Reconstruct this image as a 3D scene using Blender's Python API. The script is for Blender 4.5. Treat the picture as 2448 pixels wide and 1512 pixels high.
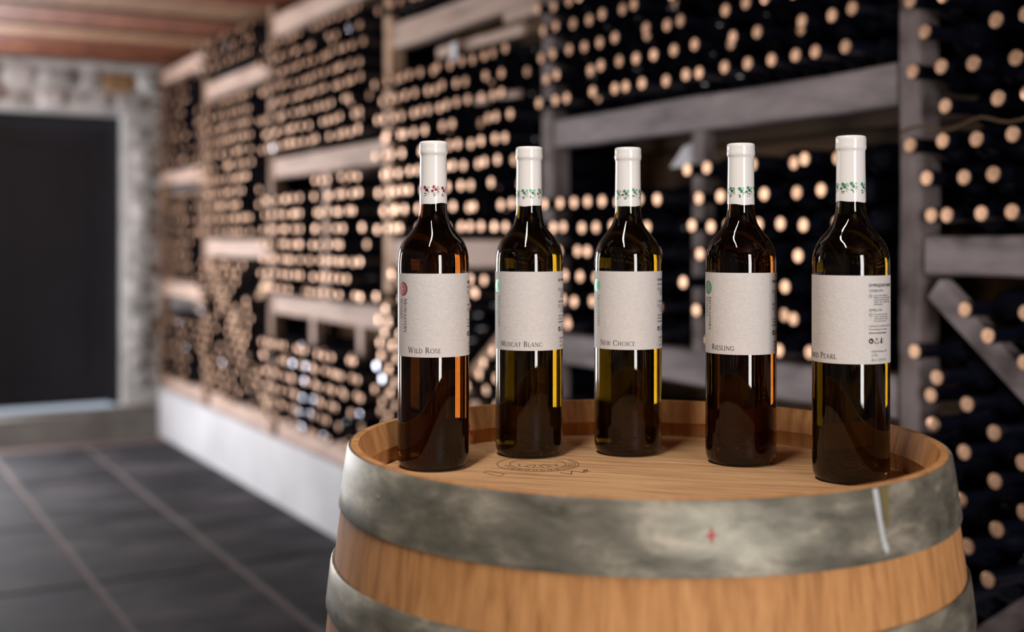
import bpy, math, random
import numpy as np
from mathutils import Matrix, Vector

random.seed(7)
RNG = random.Random(11)
PI = math.pi
S = bpy.context.scene
C = S.collection
for o in list(bpy.data.objects):
    bpy.data.objects.remove(o, do_unlink=True)

# ------------------------------------------------------------------ camera, world, light, exposure
FPX = 2900.0                       # focal length in pixels of the 2448 wide frame
CAM_Z = 1.2
HORIZON = 573.0
cam_d = bpy.data.cameras.new('camera')
cam_d.sensor_width = 36.0
cam_d.lens = FPX / 2448.0 * 36.0
cam_d.shift_y = -(756.0 - HORIZON) / 2448.0
cam_d.clip_start = 0.05
cam_d.dof.use_dof = True
cam_d.dof.focus_distance = 1.31
cam_d.dof.aperture_fstop = 2.48
cam = bpy.data.objects.new('camera', cam_d)
cam.location = (0, 0, CAM_Z)
cam.rotation_euler = (PI / 2, 0, 0)
C.objects.link(cam)
S.camera = cam

S.view_settings.view_transform = 'Standard'
S.view_settings.look = 'None'
S.view_settings.exposure = 0.0
S.view_settings.gamma = 1.0
S.view_settings.use_curve_mapping = False
S.cycles.use_denoising = True
S.cycles.use_adaptive_sampling = True
S.cycles.adaptive_threshold = 0.045
S.cycles.max_bounces = 7
S.cycles.transmission_bounces = 6
S.cycles.diffuse_bounces = 3
S.cycles.glossy_bounces = 3
S.cycles.caustics_reflective = False
S.cycles.caustics_refractive = False

wd = bpy.data.worlds.new('world')
S.world = wd
wd.use_nodes = True
wd.node_tree.nodes['Background'].inputs[0].default_value = (0.75, 0.85, 1.0, 1)
wd.node_tree.nodes['Background'].inputs[1].default_value = 0.6

# the rack runs away to the left: u metres along it (away from the camera), v metres out into the room
ANG = math.atan2(1644.0, FPX)
SA, CA = math.sin(ANG), math.cos(ANG)
PDIST = 1.816
VL = 3.40
CEIL = 2.30
P0 = Vector((PDIST * CA, PDIST * SA, 0))
ROTZ = -(PI / 2 - ANG)             # local x = -u, local y = -v
FRAME = Matrix.Translation(P0) @ Matrix.Rotation(ROTZ, 4, 'Z')


def W(u, v, z):
    return FRAME @ Vector((-u, -v, z))


def area(name, loc, target, sx, sy, power, col, spread=180):
    d = bpy.data.lights.new(name, 'AREA')
    d.shape = 'RECTANGLE'
    d.size, d.size_y = sx, sy
    d.energy = power
    d.color = col
    d.spread = math.radians(spread)
    o = bpy.data.objects.new(name, d)
    o.location = loc
    o.rotation_euler = (Vector(target) - Vector(loc)).to_track_quat('-Z', 'Y').to_euler()
    C.objects.link(o)
    return o


# daylight through the window behind the camera, and through the open side of the doorway in the end wall
area('daylight_back_window', W(-1.72, 1.45, 1.32), W(3.0, 1.45, 1.25), 0.46, 1.5, 50, (1.0, 0.97, 0.94))
area('daylight_open_doorway', W(7.93, 1.61, 1.07), W(0.0, 1.61, 1.07), 1.16, 1.8, 225, (0.98, 0.97, 1.0))
area('daylight_side_doorway', W(6.25, VL + 0.25, 1.15), W(6.25, 0.0, 1.15), 1.7, 1.9, 95, (1.0, 0.98, 0.97))
LAMP = (-0.22, 0.72, CEIL - 0.075)
LAMP_RZ = math.radians(-12)
tube = area('ceiling_tube_light', LAMP, (LAMP[0], LAMP[1], 0.0), 0.05, 1.2, 15, (1.0, 0.93, 0.84))
tube.rotation_euler = (0, 0, LAMP_RZ)


# ------------------------------------------------------------------ materials
def new_mat(name):
    m = bpy.data.materials.new(name)
    m.use_nodes = True
    nt = m.node_tree
    return m, nt, nt.nodes['Principled BSDF']


def plain(name, col, rough=0.5, metal=0.0, coat=0.0, trans=0.0, ior=1.5, spec=0.5, sheen=0):
    m, nt, b = new_mat(name)
    b.inputs['Base Color'].default_value = (*col, 1)
    b.inputs['Roughness'].default_value = rough
    b.inputs['Metallic'].default_value = metal
    b.inputs['Coat Weight'].default_value = coat
    b.inputs['Transmission Weight'].default_value = trans
    b.inputs['IOR'].default_value = ior
    b.inputs['Specular IOR Level'].default_value = spec
    return m


def noise_mat(name, cols, scale=(8, 8, 8), detail=5, rough=(0.5, 0.7), bump=0.0, bdist=0.002, metal=0.0, vary=0.0,
              pos=None, distort=0.0, spec=0.5):
    """colours through a ramp on stretched object-space noise; each object gets its own offset and tone"""
    m, nt, b = new_mat(name)
    N, L = nt.nodes, nt.links
    tc = N.new('ShaderNodeTexCoord')
    oi = N.new('ShaderNodeObjectInfo')
    mp = N.new('ShaderNodeMapping')
    mp.inputs['Scale'].default_value = scale
    off = N.new('ShaderNodeVectorMath')
    off.operation = 'SCALE'
    off.inputs[0].default_value = (37.0, 53.0, 71.0)
    L.new(oi.outputs['Random'], off.inputs['Scale'])
    L.new(tc.outputs['Object'], mp.inputs['Vector'])
    ad = N.new('ShaderNodeVectorMath')
    ad.operation = 'ADD'
    L.new(mp.outputs['Vector'], ad.inputs[0])
    L.new(off.outputs[0], ad.inputs[1])
    nz = N.new('ShaderNodeTexNoise')
    nz.inputs['Scale'].default_value = 1.0
    nz.inputs['Detail'].default_value = detail
    nz.inputs['Roughness'].default_value = 0.6
    nz.inputs['Distortion'].default_value = distort
    L.new(ad.outputs[0], nz.inputs['Vector'])
    rp = N.new('ShaderNodeValToRGB')
    e = rp.color_ramp.elements
    n = len(cols)
    pos = pos or [0.3 + 0.4 * i / (n - 1) for i in range(n)]
    while len(e) < n:
        e.new(0.5)
    for i in range(n):
        e[i].position = pos[i]
        e[i].color = (*cols[i], 1)
    L.new(nz.outputs['Fac'], rp.inputs['Fac'])
    hs = N.new('ShaderNodeHueSaturation')
    mr = N.new('ShaderNodeMapRange')
    mr.inputs['To Min'].default_value = 1 - vary
    mr.inputs['To Max'].default_value = 1 + vary
    L.new(oi.outputs['Random'], mr.inputs['Value'])
    L.new(mr.outputs[0], hs.inputs['Value'])
    L.new(rp.outputs['Color'], hs.inputs['Color'])
    L.new(hs.outputs['Color'], b.inputs['Base Color'])
    r2 = N.new('ShaderNodeMapRange')
    r2.inputs['To Min'].default_value = rough[0]
    r2.inputs['To Max'].default_value = rough[1]
    L.new(nz.outputs['Fac'], r2.inputs['Value'])
    L.new(r2.outputs[0], b.inputs['Roughness'])
    b.inputs['Metallic'].default_value = metal
    b.inputs['Specular IOR Level'].default_value = spec
    if bump:
        bp = N.new('ShaderNodeBump')
        bp.inputs['Strength'].default_value = bump
        bp.inputs['Distance'].default_value = bdist
        L.new(nz.outputs['Fac'], bp.inputs['Height'])
        L.new(bp.outputs['Normal'], b.inputs['Normal'])
    return m


M = {}
M['stave'] = noise_mat('oak_stave', [(0.30, 0.13, 0.042), (0.54, 0.255, 0.095), (0.68, 0.355, 0.15)], (85, 85, 8), 9,
                       (0.6, 0.8), 0.25, 0.002, spec=0.25, vary=0.04, pos=[0.25, 0.5, 0.75], distort=0.4)
M['head'] = noise_mat('oak_head', [(0.34, 0.165, 0.07), (0.60, 0.34, 0.165), (0.76, 0.48, 0.265)], (9, 110, 110), 9,
                      (0.5, 0.7), 0.2, 0.0015, vary=0.07, pos=[0.25, 0.5, 0.75], distort=0.6)
M['hoop'] = noise_mat('galvanised_hoop', [(0.10, 0.093, 0.072), (0.26, 0.24, 0.19), (0.60, 0.53, 0.42)], (16, 16, 40), 9,
                      (0.42, 0.58), 0.12, 0.001, metal=0.5, pos=[0.3, 0.52, 0.72], distort=0.3)
M['rivet'] = plain('rivet_steel', (0.3, 0.28, 0.25), 0.5, 0.5)
M['char'] = plain('burnt_brown', (0.15, 0.078, 0.042), 0.8)
M['pencil'] = plain('faint_brown', (0.32, 0.175, 0.09), 0.8)
M['redpaint'] = plain('red_paint', (0.5, 0.03, 0.05), 0.6)
M['drip'] = plain('white_drip', (0.55, 0.57, 0.58), 0.5)
M['ochre'] = plain('ochre_stain', (0.22, 0.17, 0.06), 0.6, 0.3)
M['label'] = noise_mat('label_paper', [(0.63, 0.595, 0.58), (0.69, 0.655, 0.64)], (300, 300, 300), 3, (0.6, 0.75), 0.08, 0.0002)
M['capsule'] = plain('white_capsule', (0.84, 0.815, 0.80), 0.2)
M['ink'] = plain('black_ink', (0.02, 0.015, 0.015), 0.6)
M['ink_red'] = plain('dark_wine_ink', (0.06, 0.022, 0.026), 0.6)
M['ink_grey'] = plain('grey_ink', (0.10, 0.09, 0.09), 0.6)
M['red_foil'] = plain('red_foil', (0.36, 0.015, 0.03), 0.35, 0.35)
M['green_foil'] = plain('green_foil', (0.02, 0.33, 0.14), 0.35, 0.35)
M['red_dark'] = plain('dark_red_print', (0.17, 0.02, 0.03), 0.45, 0.4)
M['green_dark'] = plain('dark_green_print', (0.025, 0.15, 0.07), 0.45, 0.4)


def glass(name, col):
    return plain(name, col, 0.0, trans=1.0, ior=1.45)


M['glass_amber'] = glass('amber_glass', (0.042, 0.0095, 0.001))
M['glass_brown'] = glass('brown_glass', (0.042, 0.0115, 0.001))
M['glass_olive'] = glass('olive_glass', (0.042, 0.022, 0.0008))
M['rack_glass'] = plain('cellar_bottle_glass', (0.006, 0.007, 0.014), 0.10)  # blue in the base colour imitates the sky reflected in the glass
M['cork'] = noise_mat('tan_cap', [(0.60, 0.345, 0.21), (0.80, 0.49, 0.32)], (60, 60, 60), 3, (0.33, 0.40), vary=0.1, metal=0.8)
M['glint_cap'] = plain('glint_cap', (0.80, 0.84, 0.98), 0.25, 0.9)  # pale metal standing in for white glints off the bottle shoulders
M['beam'] = noise_mat('pale_beam', [(0.31, 0.20, 0.155), (0.55, 0.385, 0.31), (0.65, 0.49, 0.415)], (3, 14, 20), 6, (0.6, 0.8), 0.2, 0.003, vary=0.1)
M['beam_grey'] = noise_mat('weathered_beam', [(0.13, 0.10, 0.105), (0.32, 0.265, 0.28), (0.46, 0.39, 0.40)], (4, 12, 16), 6, (0.6, 0.8), 0.2, 0.003, vary=0.06)
M['post'] = noise_mat('post_wood', [(0.46, 0.27, 0.15), (0.72, 0.45, 0.28), (0.82, 0.56, 0.38)], (16, 16, 3), 6, (0.6, 0.8), 0.2, 0.003, vary=0.1)
M['post_brown'] = noise_mat('brown_post_wood', [(0.14, 0.075, 0.045), (0.27, 0.155, 0.095), (0.36, 0.225, 0.145)], (16, 16, 3), 6, (0.6, 0.8), 0.2, 0.003, vary=0.1)
M['post_grey'] = noise_mat('weathered_post', [(0.07, 0.05, 0.048), (0.25, 0.2, 0.2), (0.36, 0.30, 0.30)], (12, 12, 5), 6, (0.6, 0.8), 0.2, 0.003)
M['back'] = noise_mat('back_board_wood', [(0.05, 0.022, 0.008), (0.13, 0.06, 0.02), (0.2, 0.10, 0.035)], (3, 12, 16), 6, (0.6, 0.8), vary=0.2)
M['ceil'] = noise_mat('ceiling_plank', [(0.10, 0.020, 0.004), (0.18, 0.044, 0.011), (0.25, 0.076, 0.023)], (3, 16, 16), 6, (0.6, 0.8), 0.1, 0.002, vary=0.22)
M['ceil_pale'] = noise_mat('pale_ceiling_plank', [(0.22, 0.105, 0.05), (0.32, 0.17, 0.085)], (3, 16, 16), 6, (0.6, 0.8), 0.1, 0.002)
M['tile'] = noise_mat('slate_tile', [(0.015, 0.015, 0.018), (0.037, 0.036, 0.042), (0.095, 0.09, 0.10)], (5, 2.2, 5), 6, (0.7, 0.85), 0.1, 0.003, vary=0.12, spec=0.12)
M['grout'] = plain('pale_grout', (0.22, 0.18, 0.172), 0.95, spec=0.1)
M['plinth'] = noise_mat('white_plinth', [(0.50, 0.51, 0.54), (0.66, 0.66, 0.69)], (4, 4, 4), 4, (0.4, 0.6), vary=0)
M['plaster'] = noise_mat('lime_plaster', [(0.52, 0.52, 0.51), (0.74, 0.74, 0.74), (0.88, 0.88, 0.88)], (5, 5, 5), 6, (0.8, 0.95), 0.5, 0.02)
M['stone'] = noise_mat('limewashed_stone', [(0.38, 0.38, 0.37), (0.68, 0.68, 0.68), (0.90, 0.90, 0.90)], (6, 6, 6), 6, (0.8, 0.95), 0.5, 0.01, vary=0.25)
M['stone_ochre'] = noise_mat('ochre_stone', [(0.30, 0.17, 0.08), (0.55, 0.35, 0.18)], (8, 8, 8), 6, (0.8, 0.95), 0.5, 0.01)
M['concrete'] = noise_mat('step_concrete', [(0.16, 0.15, 0.14), (0.28, 0.27, 0.25)], (5, 5, 5), 6, (0.7, 0.9), 0.2, 0.004)
M['door'] = noise_mat('dark_door', [(0.005, 0.005, 0.009), (0.012, 0.012, 0.02)], (3, 3, 1), 4, (0.35, 0.5))
M['wall_dark'] = noise_mat('dim_plaster', [(0.16, 0.14, 0.12), (0.26, 0.23, 0.2)], (4, 4, 4), 5, (0.8, 0.95))
M['paper_tag'] = plain('white_card', (0.8, 0.82, 0.88), 0.5)
M['twine'] = plain('brown_twine', (0.11, 0.065, 0.03), 0.9)
M['window_frame'] = plain('window_frame_paint', (0.3, 0.28, 0.26), 0.6)


# ------------------------------------------------------------------ mesh helpers
class MB:
    def __init__(self):
        self.v, self.f, self.m = [], [], []

    def quad(self, *ids, m=0):
        self.f.append(ids)
        self.m.append(m)

    def box(self, a, b, m=0):
        x0, y0, z0 = a
        x1, y1, z1 = b
        i = len(self.v)
        self.v += [(x0, y0, z0), (x1, y0, z0), (x1, y1, z0), (x0, y1, z0), (x0, y0, z1), (x1, y0, z1), (x1, y1, z1), (x0, y1, z1)]
        for q in ((3, 2, 1, 0), (4, 5, 6, 7), (0, 1, 5, 4), (1, 2, 6, 5), (2, 3, 7, 6), (3, 0, 4, 7)):
            self.quad(*[i + k for k in q], m=m)
        return self

    def lathe(self, prof, seg=48, axis='z', m=0, close_first=True, close_last=True):
        """prof: (r, t) list"""
        i0 = len(self.v)
        for r, t in prof:
            for k in range(seg):
                a = 2 * PI * k / seg
                if axis == 'z':
                    self.v.append((r * math.cos(a), r * math.sin(a), t))
                else:
                    self.v.append((r * math.cos(a), t, r * math.sin(a)))
        flip = axis != 'z'
        for j in range(len(prof) - 1):
            for k in range(seg):
                a, b = i0 + j * seg + k, i0 + j * seg + (k + 1) % seg
                q = (a, b, b + seg, a + seg)
                self.quad(*(q[::-1] if flip else q), m=m)
        if close_first:
            ids = [i0 + k for k in range(seg)]
            self.quad(*(ids if flip else ids[::-1]), m=m)
        if close_last:
            n = i0 + (len(prof) - 1) * seg
            ids = [n + k for k in range(seg)]
            self.quad(*(ids[::-1] if flip else ids), m=m)
        return self

    def poly(self, pts, m=0):
        i = len(self.v)
        self.v += pts
        self.f.append(tuple(range(i, i + len(pts))))
        self.m.append(m)

    def mesh(self, name, mats, smooth=True, angle=40):
        me = bpy.data.meshes.new(name)
        me.from_pydata([tuple(p) for p in self.v], [], self.f)
        for mt in (mats if isinstance(mats, (list, tuple)) else [mats]):
            me.materials.append(M[mt])
        me.polygons.foreach_set('material_index', self.m)
        me.update()
        if smooth:
            me.polygons.foreach_set('use_smooth', [True] * len(me.polygons))
            me.set_sharp_from_angle(angle=math.radians(angle))
        return me

    def obj(self, name, mats, parent=None, smooth=True, angle=40):
        return link(name, self.mesh(name, mats, smooth, angle), parent)


def link(name, me, parent=None):
    o = bpy.data.objects.new(name, me)
    C.objects.link(o)
    if parent is not None:
        o.parent = parent
    return o


def tag(o, label=None, cat=None, group=None, kind=None):
    if label:
        o['label'] = label
    if cat:
        o['category'] = cat
    if group:
        o['group'] = group
    if kind:
        o['kind'] = kind
    return o


def empty(name, loc=(0, 0, 0), rz=0):
    e = bpy.data.objects.new(name, None)
    e.empty_display_size = 0.05
    e.location = loc
    e.rotation_euler = (0, 0, rz)
    C.objects.link(e)
    return e


def in_frame(o):
    o.location = P0
    o.rotation_euler = (0, 0, ROTZ)
    return o


def bevel_box(mb, a, b, r=0.004):
    """box with chamfered long edges in the local axes"""
    x0, y0, z0 = a
    x1, y1, z1 = b
    prof = [(y0 + r, z0), (y1 - r, z0), (y1, z0 + r), (y1, z1 - r), (y1 - r, z1), (y0 + r, z1), (y0, z1 - r), (y0, z0 + r)]
    i = len(mb.v)
    for x in (x0, x1):
        mb.v += [(x, p[0], p[1]) for p in prof]
    for k in range(8):
        n = (k + 1) % 8
        mb.quad(i + k, i + 8 + k, i + 8 + n, i + n)
    mb.quad(*[i + k for k in range(8)])
    mb.quad(*[i + 15 - k for k in range(8)])
    return mb


# ------------------------------------------------------------------ the setting
U0, U1 = -1.75, 7.85
PL_TOP = 0.29

# floor: a grout bed with slate tiles as parts
fl = MB().box((-8.4, -6.5, -0.12), (2.2, 0.5, -0.006)).obj('floor', 'grout', smooth=False)
in_frame(fl)
tag(fl, kind='structure')
tile_me = {}
for j in range(0, 7):
    for k in range(-3, 4):
        u_a, u_b = 4.40 + 0.97 * (k - 1), 4.40 + 0.97 * k
        v_a, v_b = 0.5 * j, 0.5 * (j + 1)
        u_b = min(u_b, 7.55)
        v_b = min(v_b, VL)
        if u_b - u_a < 0.05:
            continue
        w, d = round(u_b - u_a - 0.02, 3), round(v_b - v_a - 0.02, 3)
        if (w, d) not in tile_me:
            mb = MB()
            e = 0.004
            x, y = w / 2, d / 2
            mb.v += [(-x, -y, -0.012), (x, -y, -0.012), (x, y, -0.012), (-x, y, -0.012),
                     (-x, -y, -e), (x, -y, -e), (x, y, -e), (-x, y, -e),
                     (-x + e, -y + e, 0), (x - e, -y + e, 0), (x - e, y - e, 0), (-x + e, y - e, 0)]
            for b0 in (0, 4):
                for q in range(4):
                    mb.quad(b0 + q, b0 + (q + 1) % 4, b0 + 4 + (q + 1) % 4, b0 + 4 + q)
            mb.quad(8, 9, 10, 11)
            tile_me[(w, d)] = mb.mesh('tile', 'tile', smooth=False)
        t = link('tile', tile_me[(w, d)], fl)
        t.location = (-(u_a + u_b) / 2, -(v_a + v_b) / 2, RNG.uniform(-0.0015, 0.0015))

# plinth under the rack
pl = MB()
bevel_box(pl, (-7.55, -0.03, -0.01), (1.75, 0.42, PL_TOP), 0.008)
in_frame(tag(pl.obj('baseboard_right', 'plinth', smooth=False), kind='structure'))
# wall behind the rack
in_frame(tag(MB().box((-8.2, 0.42, -0.05), (2.1, 0.62, CEIL + 0.1)).obj('wall_right', 'wall_dark', smooth=False), kind='structure'))
mb = MB()
for (ua, ub, za, zb) in ((-2.1, 5.35, -0.05, CEIL + 0.1), (5.35, 7.15, 2.15, CEIL + 0.1), (5.35, 7.15, -0.05, 0.15), (7.15, 8.2, -0.05, CEIL + 0.1)):
    mb.box((-ub, -VL - 0.3, za), (-ua, -VL, zb))
in_frame(tag(mb.obj('wall_left', 'wall_dark', smooth=False), kind='structure'))
# back wall with the window behind the camera
mb = MB()
for (va, vb, za, zb) in ((-0.45, 1.15, 0, CEIL), (1.15, 1.75, 0, 0.55), (1.15, 1.75, 2.09, CEIL), (1.75, VL + 0.3, 0, CEIL)):
    mb.box((-U0 + 0.001, -vb, za - 0.05 if za == 0 else za), (-U0 + 0.3, -va, zb + (0.1 if zb == CEIL else 0)))
in_frame(tag(mb.obj('wall_back', 'wall_dark', smooth=False), kind='structure'))


def window(name, boxes):
    r = empty(name)
    in_frame(r)
    tag(r, kind='structure')
    for bname, a, b in boxes:
        MB().box(a, b).obj(bname, 'window_frame', r, smooth=False)


xb = -U0 + 0.08
window('window_1', [('window_frame', (xb, -1.18, 0.55), (xb + 0.05, -1.15, 2.09)), ('window_frame', (xb, -1.75, 0.55), (xb + 0.05, -1.72, 2.09)),
                    ('window_frame', (xb, -1.72, 2.06), (xb + 0.05, -1.18, 2.09)), ('window_frame', (xb, -1.72, 0.55), (xb + 0.05, -1.18, 0.58))])

# end wall: limewashed rubble around a dark double door
DV0, DVM, DV1, DZ = 0.165, 1.02, 2.2, 1.985
mb = MB()


def rough_face(mb, va, vb, za, zb, u=U1, amp=0.012, n=0.06):
    nv, nz = max(1, int((vb - va) / n)), max(1, int((zb - za) / n))
    i = len(mb.v)
    for a in range(nz + 1):
        for b in range(nv + 1):
            edge = a in (0, nz) or b in (0, nv)
            mb.v.append((-u + (0 if edge else RNG.uniform(-amp, amp * 1.5)), -(va + (vb - va) * b / nv), za + (zb - za) * a / nz))
    for a in range(nz):
        for b in range(nv):
            p = i + a * (nv + 1) + b
            mb.quad(p + 1, p, p + nv + 1, p + nv + 2)


for (va, vb, za, zb) in ((-0.45, DV0, -0.05, CEIL + 0.1), (DV0, DV1, DZ, CEIL + 0.1), (DV1, VL + 0.3, -0.05, CEIL + 0.1)):
    mb.box((-U1 - 0.35, -vb, za), (-U1 - 0.012, -va, zb))
    rough_face(mb, va, vb, za, zb)
wall_end = in_frame(tag(mb.obj('wall_end', 'plaster', angle=75), kind='structure'))


def stone_mesh(w, h, d, seed):
    r = random.Random(seed)
    mb = MB()
    nx, nz = 4, 3
    for layer, (sc, dep) in enumerate(((1.0, 0.0), (0.93, d * 0.75), (0.6, d))):
        pts = []
        per = [(-1, -1), (-.35, -1.04), (.35, -1.02), (1, -1), (1.05, -.3), (1.03, .4), (1, 1), (.3, 1.05), (-.4, 1.02), (-1, 1), (-1.05, .3), (-1.03, -.35)]
        for k, (a, b) in enumerate(per):
            rr = random.Random(seed * 31 + k)
            j = rr.uniform(0.82, 1.05)
            corner = 0.88 if abs(a) > 0.9 and abs(b) > 0.9 else 1.0
            mb.v.append((dep + (r.uniform(-.004, .004) if layer else 0), a * w / 2 * sc * j * corner, b * h / 2 * sc * j * corner))
    for l in range(2):
        for k in range(12):
            a, b = l * 12 + k, l * 12 + (k + 1) % 12
            mb.quad(a, b, b + 12, a + 12)
    mb.v.append((d * 1.05, 0, 0))
    for k in range(12):
        mb.quad(24 + k, 24 + (k + 1) % 12, 36)
    return mb


stones = []
z = DZ + 0.05
for row, (h, zc) in enumerate(((0.12, DZ + 0.075), (0.14, DZ + 0.21))):
    v = 0.03 - 0.08 * row
    while v < 3.2:
        w = RNG.uniform(0.13, 0.3)
        stones.append((v + w / 2, zc + RNG.uniform(-.01, .01), w * 0.95, h * RNG.uniform(.85, 1.05)))
        v += w
for k in range(14):
    stones.append((0.07 + RNG.uniform(-.02, .02), 0.3 + k * 0.12, RNG.uniform(.10, .15), RNG.uniform(.09, .12)))
for k, (v, zc, w, h) in enumerate(stones):
    s = stone_mesh(w, h, RNG.uniform(0.012, 0.04), k).obj('stone', 'stone_ochre' if abs(v - 0.13) < 0.1 and zc > 2.1 or k % 11 == 7 and zc < 1 else 'stone', wall_end, angle=80)
    s.location = (-U1, -v, zc)

# the door itself
dr = in_frame(tag(empty('door_1'), kind='structure'))
xd = -U1 - 0.2
MB().box((xd - 0.05, -DV1, 0.15), (xd + 0.03, -DV1 + 0.06, DZ)).obj('door_frame', 'door', dr, smooth=False)
MB().box((xd - 0.05, -DV0 - 0.06, 0.15), (xd + 0.03, -DV0, DZ)).obj('door_frame', 'door', dr, smooth=False)
MB().box((xd - 0.05, -DV1 + 0.06, DZ - 0.06), (xd + 0.03, -DV0 - 0.06, DZ)).obj('door_frame', 'door', dr, smooth=False)
for (va, vb) in ((DV0 + 0.065, DVM),):
    lf = MB().box((xd - 0.04, -vb, 0.16), (xd, -va, DZ - 0.065)).obj('door_leaf', 'door', dr, smooth=False)
    for (pa, pb, za, zb) in ((va, va + 0.1, 0.16, DZ - 0.065), (vb - 0.1, vb, 0.16, DZ - 0.065), (va + .1, vb - .1, 0.16, 0.3), (va + .1, vb - .1, 1.0, 1.1), (va + .1, vb - .1, DZ - .18, DZ - .065)):
        MB().box((xd, -pb, za), (xd + 0.015, -pa, zb)).obj('door_rail', 'door', lf, smooth=False)
# the open side is a screen of bare uprights
dr2 = in_frame(tag(empty('door_2'), kind='structure'))
for vv in (1.06, 1.33, 1.62, 1.90, 2.15):
    MB().box((-U1 - 0.06, -vv - 0.055, 0.15), (-U1 - 0.02, -vv + 0.055, DZ)).obj('door_stile', 'door', dr2, smooth=False)
# the step in front of it
st = MB()
bevel_box(st, (-U1, -VL, -0.01), (-7.55, 0.03, 0.15), 0.006)
in_frame(tag(st.obj('trim_1', 'concrete', smooth=False), kind='structure'))

# ceiling: planks laid across the room
ce = in_frame(tag(MB().box((-8.2, -3.7, CEIL + 0.03), (2.1, 0.62, CEIL + 0.12)).obj('ceiling', 'ceil', smooth=False), kind='structure'))
u = U0
k = 0
pl_w = [0.19, 0.24, 0.17, 0.22, 0.2, 0.26, 0.18]
while u < U1 - 0.02:
    w = min(pl_w[k % 7], U1 - u)
    mb = MB()
    low = 0.012 if k % 3 == 1 else 0.0
    pale = 5.45 < u < 5.75 or k % 9 == 4
    i = len(mb.v)
    mb.box((-u - w + 0.004, -VL, CEIL - low), (-u - 0.004, 0.42, CEIL + 0.03))
    mm = MB()
    o = mb.obj('plank', 'ceil_pale' if pale else 'ceil', ce, smooth=False)
    u += w
    k += 1

# tube lamp on the ceiling above the barrel, out of the picture
lamp = empty('ceiling_lamp', (LAMP[0], LAMP[1], CEIL), LAMP_RZ)
tag(lamp, 'long white tube lamp on the ceiling above the barrel', 'lamp')
bevel_box(MB(), (-0.05, -0.63, -0.05), (0.05, 0.63, -0.013), 0.006).obj('housing', 'plinth', lamp, smooth=False)
for sy in (-0.61, 0.61):
    MB().box((-0.02, sy - 0.015, -0.09), (0.02, sy + 0.015, -0.05)).obj('tube_socket', 'plinth', lamp, smooth=False)

# ------------------------------------------------------------------ the rack
# posts at u; A C E bays share their beam heights, B D F bays share theirs (z relative to the eye)
PU = [-0.50, 0.68, 1.65, 2.99, 4.13, 5.48, 6.61, 7.60]
BAYS = [('Z', 0), ('A', 1), ('B', 0), ('C', 1), ('D', 0), ('E', 1), ('F', 0)]
rack = in_frame(empty('wine_rack'))
tag(rack, 'long floor-to-ceiling wooden wine rack packed with corked bottles', 'wine rack')
BASE_T = -0.83
ZT = CEIL - CAM_Z
for k, u in enumerate(PU):
    mb = MB()
    hw = 0.033 if k != 2 else 0.026
    z0, z1 = PL_TOP, CEIL - 0.013
    prof = [(-hw + .004, -0.004), (hw - .004, -0.004), (hw, 0.0), (hw, 0.05), (-hw, 0.05), (-hw, 0.0)]
    n = 14
    for a in range(n + 1):
        zz = z0 + (z1 - z0) * a / n
        for (x, y) in prof:
            mb.v.append((x - u + math.sin(a * 1.7 + k) * 0.002, y, zz))
    for a in range(n):
        for q in range(6):
            i, j = a * 6 + q, a * 6 + (q + 1) % 6
            mb.quad(i, j, j + 6, i + 6)
    mb.quad(5, 4, 3, 2, 1, 0)
    mb.quad(*[n * 6 + q for q in range(6)])
    mb.obj('post', 'post_grey' if k <= 3 else 'post' if k == 4 else 'post_brown', rack, smooth=False)
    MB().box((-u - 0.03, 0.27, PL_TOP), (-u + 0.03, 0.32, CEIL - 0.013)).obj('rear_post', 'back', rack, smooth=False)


def beam(ua, ub, za, zb, mat, name='beam', y0=0.0, y1=0.045, wob=0.0022, seed=0):
    mb = MB()
    r = random.Random(seed)
    n = 8
    for a in range(n + 1):
        x = -ub + (ub - ua) * a / n
        d0, d1 = r.uniform(-wob, wob), r.uniform(-wob, wob)
        zl, zh, e = za + d0 + CAM_Z, zb + d1 + CAM_Z, 0.005
        mb.v += [(x, y0 + e, zl), (x, y1, zl), (x, y1, zh), (x, y0 + e, zh), (x, y0, zh - e), (x, y0, zl + e)]
    for a in range(n):
        for q in range(6):
            i, j = a * 6 + q, a * 6 + (q + 1) % 6
            mb.quad(i, i + 6, j + 6, j)
    mb.quad(0, 1, 2, 3, 4, 5)
    mb.quad(*[n * 6 + 5 - q for q in range(6)])
    return mb.obj(name, mat, rack, smooth=False)


LEV = {0: [(-0.34, -0.255), (0.285, 0.375), (0.945, 1.04)], 1: [(-0.09, 0.0), (0.70, 0.79)]}
SPECIAL = {('B', 0): (-0.35, -0.268), ('B', 1): (0.26, 0.344), ('A', 0): (-0.067, 0.008), ('F', 1): (0.335, 0.41), ('E', 1): (0.765, 0.85)}
bays = {}
for i, (nm, typ) in enumerate(BAYS):
    ua, ub = PU[i] + 0.034, PU[i + 1] - 0.034
    lv = [SPECIAL.get((nm, k), l) for k, l in enumerate(LEV[typ])]
    grey = nm in 'ZAB'
    for k, (za, zb) in enumerate(lv):
        beam(ua, ub, za, zb, 'beam_grey' if grey else 'beam', seed=i * 7 + k)
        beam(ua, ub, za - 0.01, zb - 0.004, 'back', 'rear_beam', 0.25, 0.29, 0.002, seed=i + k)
    beam(ua, ub, PL_TOP - CAM_Z, BASE_T, 'beam', 'base_beam', 0.015, 0.29, 0.002, seed=i)
    bays[nm] = (ua, ub, lv)
    # boards closing the back
    zz = PL_TOP + 0.005
    while zz < CEIL - 0.05:
        hh = min(RNG.uniform(0.16, 0.22), CEIL - 0.02 - zz)
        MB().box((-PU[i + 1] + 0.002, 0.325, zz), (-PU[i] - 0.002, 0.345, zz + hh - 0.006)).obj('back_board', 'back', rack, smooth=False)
        zz += hh

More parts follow.
